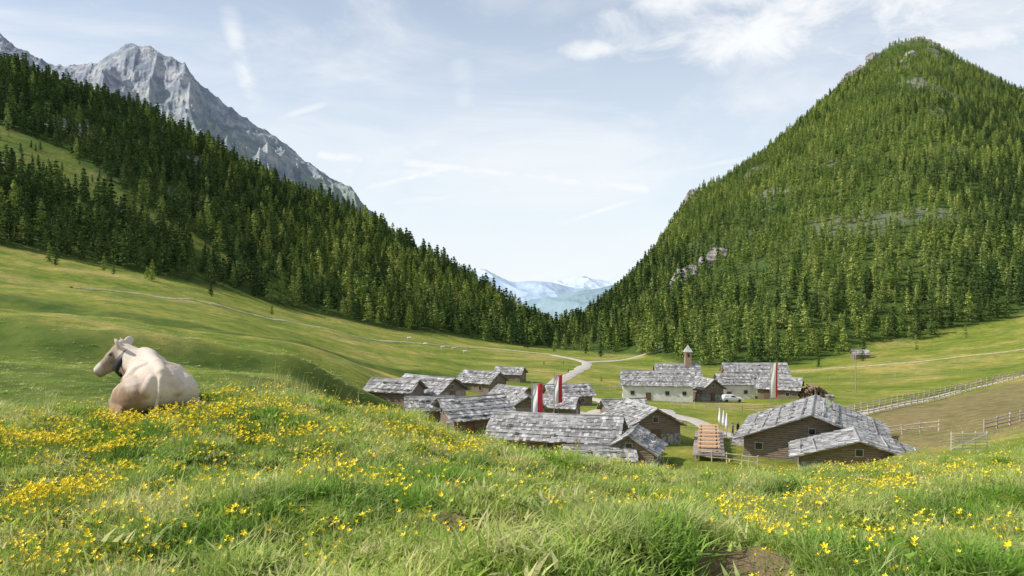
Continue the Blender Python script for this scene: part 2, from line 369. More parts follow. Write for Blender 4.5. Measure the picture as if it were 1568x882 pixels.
plant('conifer_forest_slope',a[0][k],a[1][k],a[2][k],a[3][k],dkl[k],hs[k])
a=forest_pts(10,1150,320,1430,6.6);k=a[3]>=.046
dk=np.clip(.10+.4*sstep(.5,.75,a[3])+.45*(1-sstep(-20,60,a[2]))+.6*fbm(a[0]*.008,a[1]*.008,2,89),0,1)
hs=.86-.28*sstep(150,400,a[2])
plant('conifer_forest_mountain',a[0][k],a[1][k],a[2][k],a[3][k],dk[k],hs[k])
sp=[(-150,300,.5),(-143,312,.4),(-138,305,.6),(-120,318,.4),(-125,330,.5),(-172,300,.5),(-180,310,.6),(-165,322,.5),(-98,325,.35),(140,318,.5),(150,340,.6),(175,345,.5),(120,312,.5),(8,430,.7),(22,420,.8),(44,395,.8),(62,380,.8),(80,372,.7),(38,410,.9),(205,360,.5),(12,300,.12),(20,310,.1),(18,255,.15),(26,232,.2)]
xs=np.array([p[0] for p in sp],float);ys=np.array([p[1] for p in sp],float);ss=np.array([p[2] for p in sp])
plant('conifer_trees_pasture_edge',xs,ys,H(xs,ys),xs/ys,.4,ss)
# ------------------------------------------------------------------ grass
GRASS=leafmat('grass_blades',[(.25,.40,.07),(.37,.49,.105),(.48,.55,.17),(.60,.58,.29)],.45,.75,[(.34,(.56,.76,.5)),(.5,(1,1,1)),(.62,(1.26,1.14,1.3))],(.75,1.22),2)
STRAW=leafmat('dry_grass',[(.58,.52,.30),(.46,.46,.22)],.3,.5)
PETAL,nt,out=newmat('yellow_petals');bsdf(nt,out,(.92,.70,.02),.6)
def tuft(name,n,rad,hmin,hmax,w,mat,seed,lean=.5):
    r=random.Random(seed);V=[];F=[]
    for i in range(n):
        a=r.random()*6.28;d=rad*math.sqrt(r.random());x,y=math.cos(a)*d,math.sin(a)*d
        h=r.uniform(hmin,hmax);b=r.random()*6.28;ln=r.uniform(.1,lean)*h;ww=w*r.uniform(.7,1.3)
        sx,sy=-math.sin(b)*ww,math.cos(b)*ww
        k=len(V);dx,dy=math.cos(b),math.sin(b)
        for (f,wf) in((0,1),(.5,.85)):
            o=ln*f*f*1.4;z=h*(f-.22*f*f*(ln/h)*1.5)
            V+=[(x+dx*o-sx*wf,y+dy*o-sy*wf,z-.02),(x+dx*o+sx*wf,y+dy*o+sy*wf,z-.02)]
        o=ln*1.4;V.append((x+dx*o,y+dy*o,h*(1-.22*(ln/h)*1.5)))
        F+=[(k,k+1,k+3,k+2),(k+2,k+3,k+4)]
    me=D.meshes.new(name);me.from_pydata(V,[],F);me.materials.append(mat);me.update()
    return D.objects.new(name,me)
gk=[tuft('tuft_a',50,.18,.03,.08,.0042,GRASS,1,1.2),tuft('tuft_b',50,.20,.03,.10,.0045,GRASS,2,1.4),tuft('tuft_c',54,.11,.05,.14,.0038,GRASS,3,1.2),
    tuft('tuft_d',46,.18,.02,.07,.013,GRASS,4,1.4),tuft('tuft_e',50,.22,.03,.08,.0048,GRASS,5,1.5),tuft('tuft_f',8,.15,.10,.20,.0012,STRAW,6,.6)]
GC=collection_of('grass_kinds',gk)
n=24000
gy=2.5+(26-2.5)*rng.random(n);gx=rng.uniform(-.82,.78,n)*(gy+1.0)
sm=np.zeros(n)
for (sx,sy,sr) in SOIL: sm=np.maximum(sm,np.exp(-((gx-sx)**2+(gy-sy)**2)/(sr*sr)))
k=sm<.35*rng.uniform(.6,1.4,n);gx,gy=gx[k],gy[k];n=len(gx)
gz=H(gx,gy)
lush=fbm(gx*1.1,gy*1.1,3,81);idx=rng.choice([0,1,2,3,4],n,p=[.26,.22,.04,.28,.20])
idx=np.where((lush>.15)&(rng.random(n)<.65),2,idx)
idx=np.where(rng.random(n)<.02+.05*sstep(.1,.4,fbm(gx*.5,gy*.5,2,83)),5,idx)
s=(.78+.95*np.clip(lush+.22,0,.75))*rng.uniform(.75,1.2,n)*np.clip(.86+gy*.018,0,1.2)
s=s*(1-.30*sstep(14,19,gy)*sstep(.0,.2,gx/gy))
dc=np.hypot(gx+5.4,gy-11.6);s=s*(1-.5*np.exp(-(dc/1.1)**2))
scatter('grass',np.stack([gx,gy,gz],-1),np.stack([rng.normal(0,.15,n),rng.normal(0,.15,n),rng.uniform(0,6.28,n)],-1),np.stack([s*1.25,s*1.25,s],-1),idx,GC)
n=7000
gy=np.exp(rng.uniform(math.log(24),math.log(110),n));gx=rng.uniform(-.75,.75,n)*gy
gz=H(gx,gy);k=~((gx/gy>-.16)&(gy>70)&(gx/gy<.46));gx,gy,gz=gx[k],gy[k],gz[k];n=len(gx)
s=rng.uniform(.8,1.6,n);scatter('pasture_grass',np.stack([gx,gy,gz],-1),np.stack([rng.normal(0,.1,n)]*2+[rng.uniform(0,6.28,n)],-1),np.stack([s*2,s*2,s],-1),rng.choice([0,1,2,3,4],n),GC)
st=tuft('stalk_a',6,.12,.25,.5,.0022,STRAW,16,.35);st2=tuft('stalk_b',4,.1,.3,.65,.0022,STRAW,17,.4)
SC=collection_of('stalk_kinds',[st,st2])
xs=np.concatenate([rng.normal(-4.0,.7,70),rng.uniform(-9,-6.6,30),rng.uniform(-3,8,14)]);ys=np.concatenate([rng.normal(13.8,.6,70),rng.normal(12.5,.8,30),rng.normal(15.5,1,14)]);n=len(xs)
scatter('seed_grass_stalks',np.stack([xs,ys,H(xs,ys)],-1),np.stack([rng.normal(0,.12,n),rng.normal(0,.12,n),rng.uniform(0,6.28,n)],-1),np.stack([rng.uniform(.7,1.1,n)]*3,-1),rng.integers(0,2,n),SC)
def flower(name,hh,seed):
    r=random.Random(seed);M=[]
    mb=MB()
    for q in range(4):
        x,y=r.uniform(-.11,.11),r.uniform(-.11,.11);h=hh*r.uniform(.65,1.1);tx,ty=x+r.uniform(-.04,.04),y+r.uniform(-.04,.04)
        nb=len(mb.f);mb.cyl((x,y,0),(tx,ty,h),.002,.0015,3);M+=[0]*(len(mb.f)-nb)
        tilt=Euler((r.uniform(-.9,.9),r.uniform(-.9,.9),r.random()*6)).to_matrix();z=r.uniform(.75,1.15)
        for p in range(5):
            a=p*1.257;c=Vector((tx,ty,h))
            P=[Vector((0,0,0)),Vector((math.cos(a-.45)*.013,math.sin(a-.45)*.013,.008)),Vector((math.cos(a)*.02,math.sin(a)*.02,.014)),Vector((math.cos(a+.45)*.013,math.sin(a+.45)*.013,.008))]
            mb.poly([c+tilt@(pp*z) for pp in P]);M.append(1)
    me=D.meshes.new(name);me.from_pydata(mb.v,[],mb.f);me.materials.append(GRASS);me.materials.append(PETAL);me.polygons.foreach_set('material_index',M);me.update()
    return D.objects.new(name,me)
FC=collection_of('flower_kinds',[flower('flower_a',.22,1),flower('flower_b',.27,2),flower('flower_c',.19,3)])
n=70000
fy=3+(19)*rng.random(n);fx=rng.uniform(-.8,.8,n)*(fy+.5)
u=fx/fy
p=.035+.0*fx
for (t0,y0,st_,sy,w_) in [(-.56,6.2,.06,1.0,.6),(-.47,7.4,.06,1.2,.7),(-.44,10.4,.08,1.3,1.0),(-.35,9.8,.05,1.5,.7),(-.34,12.3,.05,1.0,.5),(-.12,12.5,.08,2.0,.45),(-.28,10,.06,1.5,.4),(.3,7,.035,.8,.6),(.16,8.6,.05,1,.2),(.5,14,.12,3,.3),(.4,9,.05,1,.15),(-.62,9.5,.06,2,.9),(-.5,9.5,.05,1.5,.7),(-.2,7,.05,1.0,.12)]:
    p=p+w_*np.exp(-((u-t0)/st_)**2-((fy-y0)/sy)**2)
p=p*(.12+2.1*np.clip(fbm(fx*1.8,fy*1.8,3,91)+.18,0,1))
k=(rng.random(n)<p)&(np.hypot(fx+5.4,fy-12.0)>1.15)&(fy>4.4);fx,fy=fx[k],fy[k];n=len(fx)
s=rng.uniform(.75,1.2,n);scatter('yellow_wildflowers',np.stack([fx,fy,H(fx,fy)],-1),np.stack([np.zeros(n),np.zeros(n),rng.uniform(0,6.28,n)],-1),np.stack([s]*3,-1),rng.integers(0,3,n),FC)
# ------------------------------------------------------------------ roads
GRAVEL=simple('gravel',(.46,.43,.37),.25,1.5,.95,.5,.03)
TRACK=simple('worn_track',(.38,.35,.20),.3,.6,.95,.5,.03)
def cat(pts,k=12):
    P=[np.array(p,float) for p in pts];P=[2*P[0]-P[1]]+P+[2*P[-1]-P[-2]];o=[]
    for i in range(1,len(P)-2):
        for j in range(k):
            t=j/k;o.append(.5*((2*P[i])+(-P[i-1]+P[i+1])*t+(2*P[i-1]-5*P[i]+4*P[i+1]-P[i+2])*t*t+(-P[i-1]+3*P[i]-3*P[i+1]+P[i+2])*t**3))
    o.append(P[-2]);return np.array(o)
def road(name,pts,w,mat=GRAVEL,lift=.12):
    c=cat(pts,16);d=np.gradient(c,axis=0);d/=np.linalg.norm(d,axis=1)[:,None]+1e-9
    nrm=np.stack([-d[:,1],d[:,0]],-1);m=7;L=np.linspace(-.5,.5,m)
    ww=w*(1+.4*fbm(c[:,0]*.15,c[:,1]*.15,2,5))
    X=c[:,0][:,None]+nrm[:,0][:,None]*L*ww[:,None];Y=c[:,1][:,None]+nrm[:,1][:,None]*L*ww[:,None]
    Z=H(X,Y)+lift-np.abs(L*2)**4*.1*(lift/.12)
    grid_mesh(name,X,Y,Z,mat)
road('dirt_track',[(-130,235),(-113,258),(-104,282),(-82,304),(-60,332),(-39,360),(-11,392),(8,390),(19,385)],2.6,TRACK,lift=.4)
road('gravel_road',[(20,384),(31,335),(22,270),(14,225),(10.8,200),(12.5,176),(19,154),(17,138),(12,124)],4.2,lift=.3)
road('gravel_track',[(31,335),(40,352),(52,368),(78,392)],3.6,lift=.3)
road('gravel_lane',[(18,156),(21,142),(24,134),(28,122),(28,112),(29.5,104)],3.4)
road('village_square',[(8,131),(14,126),(21,129),(26,140)],7,lift=.2)
road('mountain_path',[(98,296),(122,292),(155,285),(182,282),(230,280)],2.2,TRACK,lift=.3)
road('fenced_path',[(50,128),(58,136),(78,156),(98,173),(119,187),(150,202)],2.6,lift=.15)
# ------------------------------------------------------------------ building materials
m,nt,out=newmat('weathered_shingles');v=objc(nt);g=N(nt,'ShaderNodeNewGeometry')
c=ramp(nt,g.outputs['Random Per Island'],[(0,(.19,.187,.182)),(.5,(.33,.325,.32)),(.85,(.45,.445,.44)),(1,(.60,.595,.59))])
n1=noise(nt,1.2,4,v);c=mixc(nt,.8,c,ramp(nt,n1,[(.35,(.6,.59,.57)),(.65,(1.2,1.2,1.2))]),'MULTIPLY');bsdf(nt,out,c,.8,n1,.4,.02);SHING=m
m,nt,out=newmat('timber_boards');v=objc(nt);mp=N(nt,'ShaderNodeMapping');mp.inputs['Scale'].default_value=(1,1,6);nt.links.new(v,mp.inputs[0])
n1=noise(nt,1.3,4,mp.outputs[0]);wv=N(nt,'ShaderNodeTexWave',bands_direction='Z');wv.inputs['Scale'].default_value=1.3;wv.inputs['Distortion'].default_value=.4;nt.links.new(v,wv.inputs[0])
c=ramp(nt,n1,[(.3,(.15,.11,.085)),(.7,(.31,.24,.185))]);c=mixc(nt,.6,c,ramp(nt,wv.outputs['Fac'],[(.0,(.35,.35,.35)),(.25,(1.1,1.1,1.1))]),'MULTIPLY');bsdf(nt,out,c,.8,wv.outputs['Fac'],.5,.04);TIMB=m
TIMG=simple('grey_timber',(.32,.28,.24),.35,2.5,.8,island=.3)
PLAST=simple('lime_plaster',(.76,.73,.67),.14,1.2,.9)
m,nt,out=newmat('rubble_stone');v=objc(nt);vo=N(nt,'ShaderNodeTexVoronoi');vo.inputs['Scale'].default_value=2.6;nt.links.new(v,vo.inputs[0])
c=ramp(nt,vo.outputs['Distance'],[(.0,(.46,.44,.40)),(.5,(.34,.32,.30)),(.75,(.15,.14,.13))]);c=mixc(nt,.5,c,vo.outputs['Color'],'SOFT_LIGHT');bsdf(nt,out,c,.9,vo.outputs['Distance'],.6,-.06);STONE=m
GLASS,nt,out=newmat('window_glass');bsdf(nt,out,(.03,.035,.04),.15,spec=.6)
LOG=simple('rail_wood',(.44,.39,.32),.3,3,.8,island=.3)
ORANGE=simple('varnished_wood',(.60,.37,.20),.2,3,.6,island=.25)
METAL=simple('galvanised_metal',(.5,.5,.5),.1,3,.4,0,metal=.8)
DARK=simple('dark_fabric',(.04,.04,.05),.2,4)
# ------------------------------------------------------------------ huts
def hut(name,x,y,rotd,w,l,wall,rise,low='timber',oh=.7,chim=False,door=True,zoff=0,seed=0,up=None):
    r=random.Random(seed+int(x*13+y*7));rt=math.radians(rotd)
    R=Matrix.Rotation(rt,3,'Z');zs=[]
    for sx in(-.5,.5):
        for sy in(-.5,.5):
            p=R@Vector((sx*w,sy*l,0));zs.append(h1(x+p.x,y+p.y))
    z0=sum(zs)/4+zoff
    e=D.objects.new(name,None);e.location=(x,y,z0);e.rotation_euler=(0,0,rt);link(e)
    lm={'timber':TIMB,'plaster':PLAST,'stone':STONE,'grey':TIMG}[low];um={'timber':TIMB,'grey':TIMG,'plaster':PLAST,None:TIMB}[up]
    hl=wall if low!='stone' else wall*.55
    mb=MB();mb.box((0,0,(hl-3)/2),(w,l,hl+3));mb.obj('walls',lm,e)
    if low=='stone':
        mb=MB();mb.box((0,0,(hl+wall)/2),(w-.1,l-.1,wall-hl));mb.obj('upper_walls',um,e)
    mb=MB()
    g=.02;ww=w/2-g;rg=rise*(1-g*2/w)
    for s in(-1,1):
        yy=s*(l/2-g);yi=s*(l/2-.3)
        A=[(-ww,yy,wall),(ww,yy,wall),(0,yy,wall+rg)];B=[(-ww,yi,wall),(ww,yi,wall),(0,yi,wall+rg)]
        mb.poly(A if s<0 else A[::-1]);mb.poly(B[::-1] if s<0 else B)
    mb.obj('gables',um,e)
    sl=math.hypot(w/2,rise);ux,uz=(w/2)/sl,rise/sl;Ls=sl+oh
    mb=MB();rowh=.62;nr_=max(3,int(Ls/rowh));hl2=l/2+oh
    sag=lambda yy:-.10*(1-(yy/hl2)**2)*min(1,l/9)
    for s in(-1,1):
        def P(d,yy,o):
            return Vector((s*(ux*d+uz*o),yy,wall+rise+.14-uz*d+ux*o+sag(yy)*(1-d/Ls)))
        a=[P(0,-hl2+.1,0),P(0,hl2-.1,0),P(Ls-.06,hl2-.1,0),P(Ls-.06,-hl2+.1,0)]
        b=[P(0,-hl2+.1,-.1),P(0,hl2-.1,-.1),P(Ls-.06,hl2-.1,-.1),P(Ls-.06,-hl2+.1,-.1)]
        k=len(mb.v);mb.v+=[tuple(q) for q in a+b]
        mb.f+=[(k,k+1,k+2,k+3),(k+7,k+6,k+5,k+4),(k+2,k+6,k+7,k+3),(k,k+3,k+7,k+4),(k+1,k+5,k+6,k+2)]
        for j in range(nr_):
            d1=Ls*(j+1)/nr_;d0=max(0,d1-rowh*1.35)
            yy=-hl2+r.uniform(-.1,.1)
            while yy<hl2-.1:
                wd=r.uniform(.24,.55);y2=min(hl2+.1,yy+wd-.02);dd=r.uniform(-.1,.12);up_=r.uniform(.06,.15)
                q=[P(d0,yy,.03),P(d0,y2,.03),P(d1+dd,y2,up_),P(d1+dd,yy,up_+r.uniform(-.02,.02))]
                q2=[P(d0,yy,-.01),P(d0,y2,-.01),P(d1+dd,y2,up_-.05),P(d1+dd,yy,up_-.05)]
                k=len(mb.v);mb.v+=[tuple(c_) for c_ in q+q2]
                mb.f+=[(k,k+1,k+2,k+3),(k+2,k+6,k+7,k+3),(k,k+3,k+7,k+4),(k+1,k+5,k+6,k+2)]
                yy+=wd
        d=1.1
        while d<Ls-.3:
            if r.random()<.75:
                a_=P(d,-hl2+r.random()*2,.2);b_=P(d+r.uniform(-.25,.25),hl2-r.random()*2,.2);mb.cyl(a_,b_,.07,.05,5)
                for q_ in range(int(l/2.5)):
                    if r.random()<.6:
                        c_=P(d-.15,r.uniform(-hl2+.6,hl2-.6),.2);mb.box(c_,(.35,.4,.2),Matrix.Rotation(r.random()*3,3,'Z'))
            d+=1.5
    mb.cyl((0,-hl2,wall+rise+.2),(0,0,wall+rise+.12),.1,.1,6);mb.cyl((0,0,wall+rise+.12),(0,hl2,wall+rise+.2),.1,.1,6)
    mb.obj('shingle_roof',SHING,e)
    mb=MB()
    for s in(-1,1):
        for yy in(-l/2+.15,0,l/2-.15):
            mb.cyl((s*(w/2-.1),yy-.0,wall-.1),(s*(w/2+oh*.8),yy,wall-oh*rise/(w/2)*.6),.08,.07,5)
    mb.obj('rafter_ends',TIMG,e)
    fr=MB();gl=MB();dr=MB()
    def win(cx,cz,side,ww_=.7,hh=.7):
        if side in('f','b'):
            s=-1 if side=='f' else 1;fr.box((cx,s*(l/2+.03),cz),(ww_+.2,.1,hh+.2));gl.box((cx,s*(l/2+.07),cz),(ww_,.06,hh))
        else:
            s=-1 if side=='l' else 1;fr.box((s*(w/2+.03),cx,cz),(.1,ww_+.2,hh+.2));gl.box((s*(w/2+.07),cx,cz),(.06,ww_,hh))
    zc=max(.9,wall*.55)
    for side,span in(('f',w),('b',w),('l',l),('r',l)):
        nw=max(1,int(span/3.6))
        for i in range(nw):
            cx=-span/2+span*(i+.5)/nw+r.uniform(-.2,.2)
            if door and side in('f','l') and i==nw//2 and wall>1.9:
                if side=='f': dr.box((cx,-l/2-.04,.95),(1.1,.12,2.1))
                else: dr.box((-w/2-.04,cx,.95),(.12,1.1,2.1))
            elif wall>1.5: win(cx,zc,side)
    if rise>1.6: win(0,wall+rise*.35,'f',.6,.6);win(0,wall+rise*.35,'b',.6,.6)
    if fr.v: fr.obj('window_frames',LOG if low!='plaster' else TIMG,e)
    if gl.v: gl.obj('windows',GLASS,e)
    if dr.v: dr.obj('door',DOOR,e)
    if chim:
        c=MB();c.box((w*.12,l*.1,wall+rise+.25),(.8,.8,1.6));c.box((w*.12,l*.1,wall+rise+1.1),(1.0,1.0,.12));c.obj('chimney',STONE,e)
    return e
DOOR=simple('door_wood',(.16,.10,.06),.3,3)
hut('alpine_lodge',35.6,94,-22,14.4,15,2.2,2.8,'timber',1.1,True,zoff=-.2)
hut('lodge_annex',34.6,80.0,-19,11,6.5,1.4,1.7,'stone',.9,zoff=-.6)
hut('whitewashed_farmhouse',31.2,172,83,9,14.5,3.5,2.5,'plaster',.5)
ch=hut('village_chapel',40,193,88,7,10,4.2,3,'plaster',.5)
hut('stone_farmhouse',61.5,202,86,9,14.5,4.2,2.9,'plaster',.8)
hut('white_cottage',51.2,184,88,8.5,7.5,3.5,1.9,'plaster',.4)
hut('timber_barn',60.5,180,65,8.5,8.5,2.4,2.0,'timber',.7)
hut('timber_hut',43.2,178,20,5.5,6,2.9,1.9,'stone',.6)
hut('hay_barn',-5.9,156,60,6.6,7.2,2.2,1.8,'timber',.6)
hut('hay_barn',-.5,207,72,5.6,7.0,1.9,1.5,'timber',.5)
hut('timber_hut',.2,138,50,5.4,6,1.8,1.4,'timber',.5)
hut('timber_hut',10.2,147,104,6,7.6,2.0,1.6,'timber',.6)
hut('hay_barn',-11.4,110,58,6.6,7.6,2.0,1.7,'grey',.6)
hut('timber_shed',-15.2,104,72,4.6,6.0,1.3,1.2,'timber',.5)
hut('hay_barn',-5.0,98,118,7.2,7.8,2.1,1.9,'timber',.7)
hut('timber_shed',-10.2,99,98,4.2,5.2,1.4,1.2,'timber',.5)
hut('cow_barn',5.2,91,76,7.6,13.6,1.8,2.0,'stone',.8)
hut('timber_hut',16.2,100,16,6.8,8.0,2.5,1.9,'stone',.7)
hut('timber_shed',16.0,114,100,4.6,5.6,2.2,1.5,'timber',.5)
hut('timber_hut',12.8,84,-18,5.2,5.6,1.7,1.7,'stone',.6)
hut('timber_shed',8.8,81.5,94,3.6,6.5,1.0,1.0,'stone',.5)
hut('timber_hut',1.8,113,8,4.8,5.6,2.7,1.5,'grey',.5)
hut('timber_shed',7.4,124,70,4.6,5.4,1.8,1.3,'timber',.5)
hut('field_hut',145,332,85,5,6,2.0,1.6,'timber',.5)
mb=MB();mb.box((0,-2.6,8.4),(1.5,1.5,3.6));mb.obj('bell_turret',simple('turret_brick',(.42,.27,.20),.2,3),ch)
mb=MB();b=[(-1.0,-3.6,10.2),(1.0,-3.6,10.2),(1.0,-1.6,10.2),(-1.0,-1.6,10.2)];ap=(0,-2.6,11.9)
mb.poly(b[::-1])
for i in range(4): mb.poly([b[i],b[(i+1)%4],ap])
mb.obj('turret_spire',SHING,ch)
mb=MB()
for s in(-1,1):
    mb.box((0,-2.6+s*.76,9.4),(.55,.04,.9));mb.box((s*.76,-2.6,9.4),(.04,.55,.9))
mb.obj('bell_openings',GLASS,ch)
# ------------------------------------------------------------------ terrace, benches, parasols
tz=h1(30,100)
e=D.objects.new('stone_terrace',None);link(e)
mb=MB();mb.box((30.3,99.5,tz-.6),(5.5,13,1.6),Matrix.Rotation(-.3,3,'Z'));mb.obj('paving',STONE,e)
def picnic(x,y,z,rot):
    e=D.objects.new('picnic_table',None);e.location=(x,y,z);e.rotation_euler=(0,0,rot);link(e)
    mb=MB()
    for i in range(4): mb.box((0,-.3+i*.2,.75),(2.4,.18,.05))
    mb.obj('table_top',ORANGE,e)
    mb=MB()
    for s in(-1,1):
        for k in(-1,1): mb.box((0,s*.75+k*.09,.45),(2.4,.16,.05))
    mb.obj('bench_seats',ORANGE,e)
    mb=MB()
    for sx in(-.9,.9):
        for s in(-1,1):
            mb.box((sx,s*.25,.37),(.08,.08,.74));mb.box((sx,s*.75,.22),(.08,.2,.42))
        mb.box((sx,0,.3),(.06,1.5,.06))
    mb.obj('legs',TIMG,e)
for i in range(7):
    y=86.5+i*2.6;x=.247*y;picnic(x,y,h1(x,y)+.75+.05*i,-.15)
e=D.objects.new('wooden_deck',None);link(e)
mb=MB()
for i in range(30):
    y=85.6+i*.62;x=.247*y;mb.box((x,y,h1(.247*y,y)+.67),(3.4,.56,.12),Matrix.Rotation(-.15,3,'Z'))
    if i%4==0:
        for s in(-1.4,1.4): mb.cyl((x+s,y,h1(x,y)-1),(x+s,y,h1(x,y)+.6),.09,.09,6)
mb.obj('deck_boards',TIMG,e)
CLOTH=simple('parasol_cloth',(.8,.79,.75),.05,2,.8)
for i,(x,y) in enumerate([(27.5,102),(27.9,105),(28.3,108.5)]):
    z=h1(x,y)+.2;e=D.objects.new('closed_parasol',None);e.location=(x,y,z);link(e)
    mb=MB();mb.cyl((0,0,0),(0,0,3.4),.035,.03,8);mb.box((0,0,.05),(.6,.6,.1));mb.obj('pole',TIMG,e)
    mb=MB();mb.cyl((0,0,1.3),(0,0,1.7),.12,.24,10);mb.cyl((0,0,1.7),(0,0,3.3),.24,.05,10);mb.obj('folded_canopy',CLOTH,e)
# ------------------------------------------------------------------ flags
RED=simple('red_cloth',(.65,.05,.06),.1,2,.8)
def banner(x,y,ztop,hh,w,two=True):
    zb=h1(x,y);e=D.objects.new('flag',None);e.location=(x,y,zb);link(e);T_=ztop-zb
    mb=MB();mb.cyl((0,0,-.3),(0,0,T_+.6),.08,.05,8);mb.cyl((0,0,T_),(w+.1,-.1,T_),.03,.03,6);mb.obj('flagpole',METAL,e)
    for nm,mt,a,b in(('white_half',CLOTH,.05,.5 if two else .75),('red_half',RED,.5 if two else .75,1.0)):
        V=[];F=[];n=16
        for j in range(n+1):
            for i in range(5):
                q=a+(b-a)*i/4;f=j/n
                V.append((.05+q*w,-.05+.13*math.sin(q*6+f*4)+.05*math.sin(f*9),T_-f*hh-.03*math.sin(q*5)))
        for j in range(n):
            for i in range(4):
                k=j*5+i;F.append((k,k+1,k+6,k+5))
        mesh_obj(nm,V,F,mt,e,True)
banner(2.4,96,-11.5,4.2,1.25);banner(6.3,119,-13.0,4.2,1.15);banner(53.8,166,-15.6,7.2,1.5,False)
# ------------------------------------------------------------------ fences
def fence(name,pts,step=2.2,h=1.15,rails=2,mat=LOG,seed=0,th=.06):
    r=random.Random(seed);c=cat(pts,20);o=[c[0]];acc=0
    for a,b in zip(c[:-1],c[1:]):
        acc+=np.linalg.norm(b-a)
        if acc>=step:o.append(b);acc=0
    mb=MB();P=[(p[0],p[1],h1(p[0],p[1])) for p in o]
    for p in P:
        mb.cyl((p[0],p[1],p[2]-.3),(p[0]+r.uniform(-.08,.08),p[1]+r.uniform(-.08,.08),p[2]+h*r.uniform(.95,1.1)),th*1.2,th,6)
    for a,b in zip(P[:-1],P[1:]):
        for k in range(rails):
            zz=h*(.45+.42*k) if rails==2 else h*(.3+.3*k)
            mb.cyl((a[0],a[1]-.06,a[2]+zz+r.uniform(-.05,.05)),(b[0],b[1]-.06,b[2]+zz+r.uniform(-.05,.05)),th,th*.8,5)
    mb.obj(name,mat)
fence('wooden_fence',[(52,126),(60,135),(80,154),(100,170.5),(121,184),(152,199)],2.2,1.4,2,th=.10)
fence('wooden_fence',[(49,131),(57,139),(77,159),(97,176),(118,190),(150,205)],2.4,1.25,2,th=.09,seed=2)
fence('wooden_fence',[(46,103),(49,100),(52.5,98)],2,1.3,2,th=.09,seed=3)
fence('wooden_fence',[(51,86),(55,87.5),(60,90),(68,92)],1.8,1.3,3,th=.08,seed=4)
fence('wooden_fence',[(30,150),(36,148),(44,147),(50,150)],2,1.1,2,th=.06,seed=5)
fence('wooden_fence',[(20,86),(23,84),(26,82)],1.6,1.2,2,th=.06,seed=6)
fence('wooden_fence',[(16,190),(26,200),(30,215)],2.5,1.2,2,th=.08,seed=7)
fence('wire_fence',[(70,230),(95,238),(125,240),(160,236)],6,1.3,1,th=.05,seed=8)
e=D.objects.new('metal_gate',None);gx_,gy_=33.6,58.5;e.location=(gx_,gy_,h1(gx_,gy_)+.15);e.rotation_euler=(0,0,.1);link(e)
mb=MB()
for i in range(6): mb.cyl((-1.4,0,.15+i*.22),(1.4,0,.15+i*.22),.03,.03,6)
for x_ in(-1.4,-.5,.5,1.4): mb.cyl((x_,0.03,0),(x_,.03,1.4),.035,.035,6)
mb.cyl((-1.4,-.03,.15),(1.4,-.03,1.25),.02,.02,6);mb.obj('gate_bars',simple('gate_steel',(.6,.6,.58),.1,3,.5),e)
e=D.objects.new('utility_pole',None);e.location=(82,190,h1(82,190));link(e)
mb=MB();mb.cyl((0,0,-.5),(0,0,9),.15,.1,8);mb.box((0,0,8.4),(1.6,.12,.12));mb.obj('pole',TIMG,e)
mb=MB();r=random.Random(4);zb=h1(67,176)
for j in range(7):
    for i in range(16-j*2):
        rr=r.uniform(.16,.25);xx=62.8+j*.5+i*.5+r.uniform(-.1,.1);yy=r.uniform(-.5,.5)
        mb.cyl((xx,174+yy,zb+.2+j*.36),(xx+r.uniform(-.8,.8),178+yy,zb+.2+j*.36+r.uniform(-.2,.2)),rr,rr*.85,7)
mb.obj('log_pile',simple('cut_logs',(.25,.17,.12),.3,2,island=.4))
# ------------------------------------------------------------------ car
def car(x,y,rot):
    e=D.objects.new('parked_car',None);e.location=(x,y,h1(x,y)+.15);e.rotation_euler=(0,0,rot);link(e)
    prof=[(-2.2,.35),(-2.25,.8),(-2.1,1.0),(-1.9,1.42),(-1.5,1.52),(.2,1.52),(.55,1.42),(1.05,1.0),(1.9,.88),(2.2,.72),(2.25,.35)]
    V=[];F=[];n=len(prof)
    for s in(-1,1):
        for (a,b) in prof: V.append((a,s*(.88 if b<1.1 else .72),b))
    for i in range(n):
        j=(i+1)%n;F.append((i,j,n+j,n+i))
    F.append(tuple(range(n))[::-1]);F.append(tuple(range(n,2*n)))
    o=mesh_obj('body',V,F,simple('car_paint',(.78,.79,.8),.02,1,.3,0),e);bv=o.modifiers.new('b','BEVEL');bv.width=.06;bv.segments=2
    mb=MB()
    for s in(-1,1):
        q=[(-1.85,1.05),(-1.7,1.4),(-.75,1.44),(-.75,1.05)];q2=[(-.65,1.05),(-.65,1.44),(.15,1.44),(.4,1.36),(.8,1.05)]
        for Q in(q,q2):
            P=[(a,s*(.885-(b-1.05)*.38),b) for a,b in Q];mb.poly(P if s<0 else P[::-1])
    mb.poly([(1.06,-.65,1.04),(1.06,.65,1.04),(.62,.6,1.42),(.62,-.6,1.42)]);mb.obj('windows',GLASS,e)
    mb=MB()
    for a in(-1.4,1.4):
        for s in(-1,1): mb.cyl((a,s*.7,.33),(a,s*.93,.33),.33,.33,16)
    mb.obj('wheels',DARK,e)
car(47.2,171,.05)
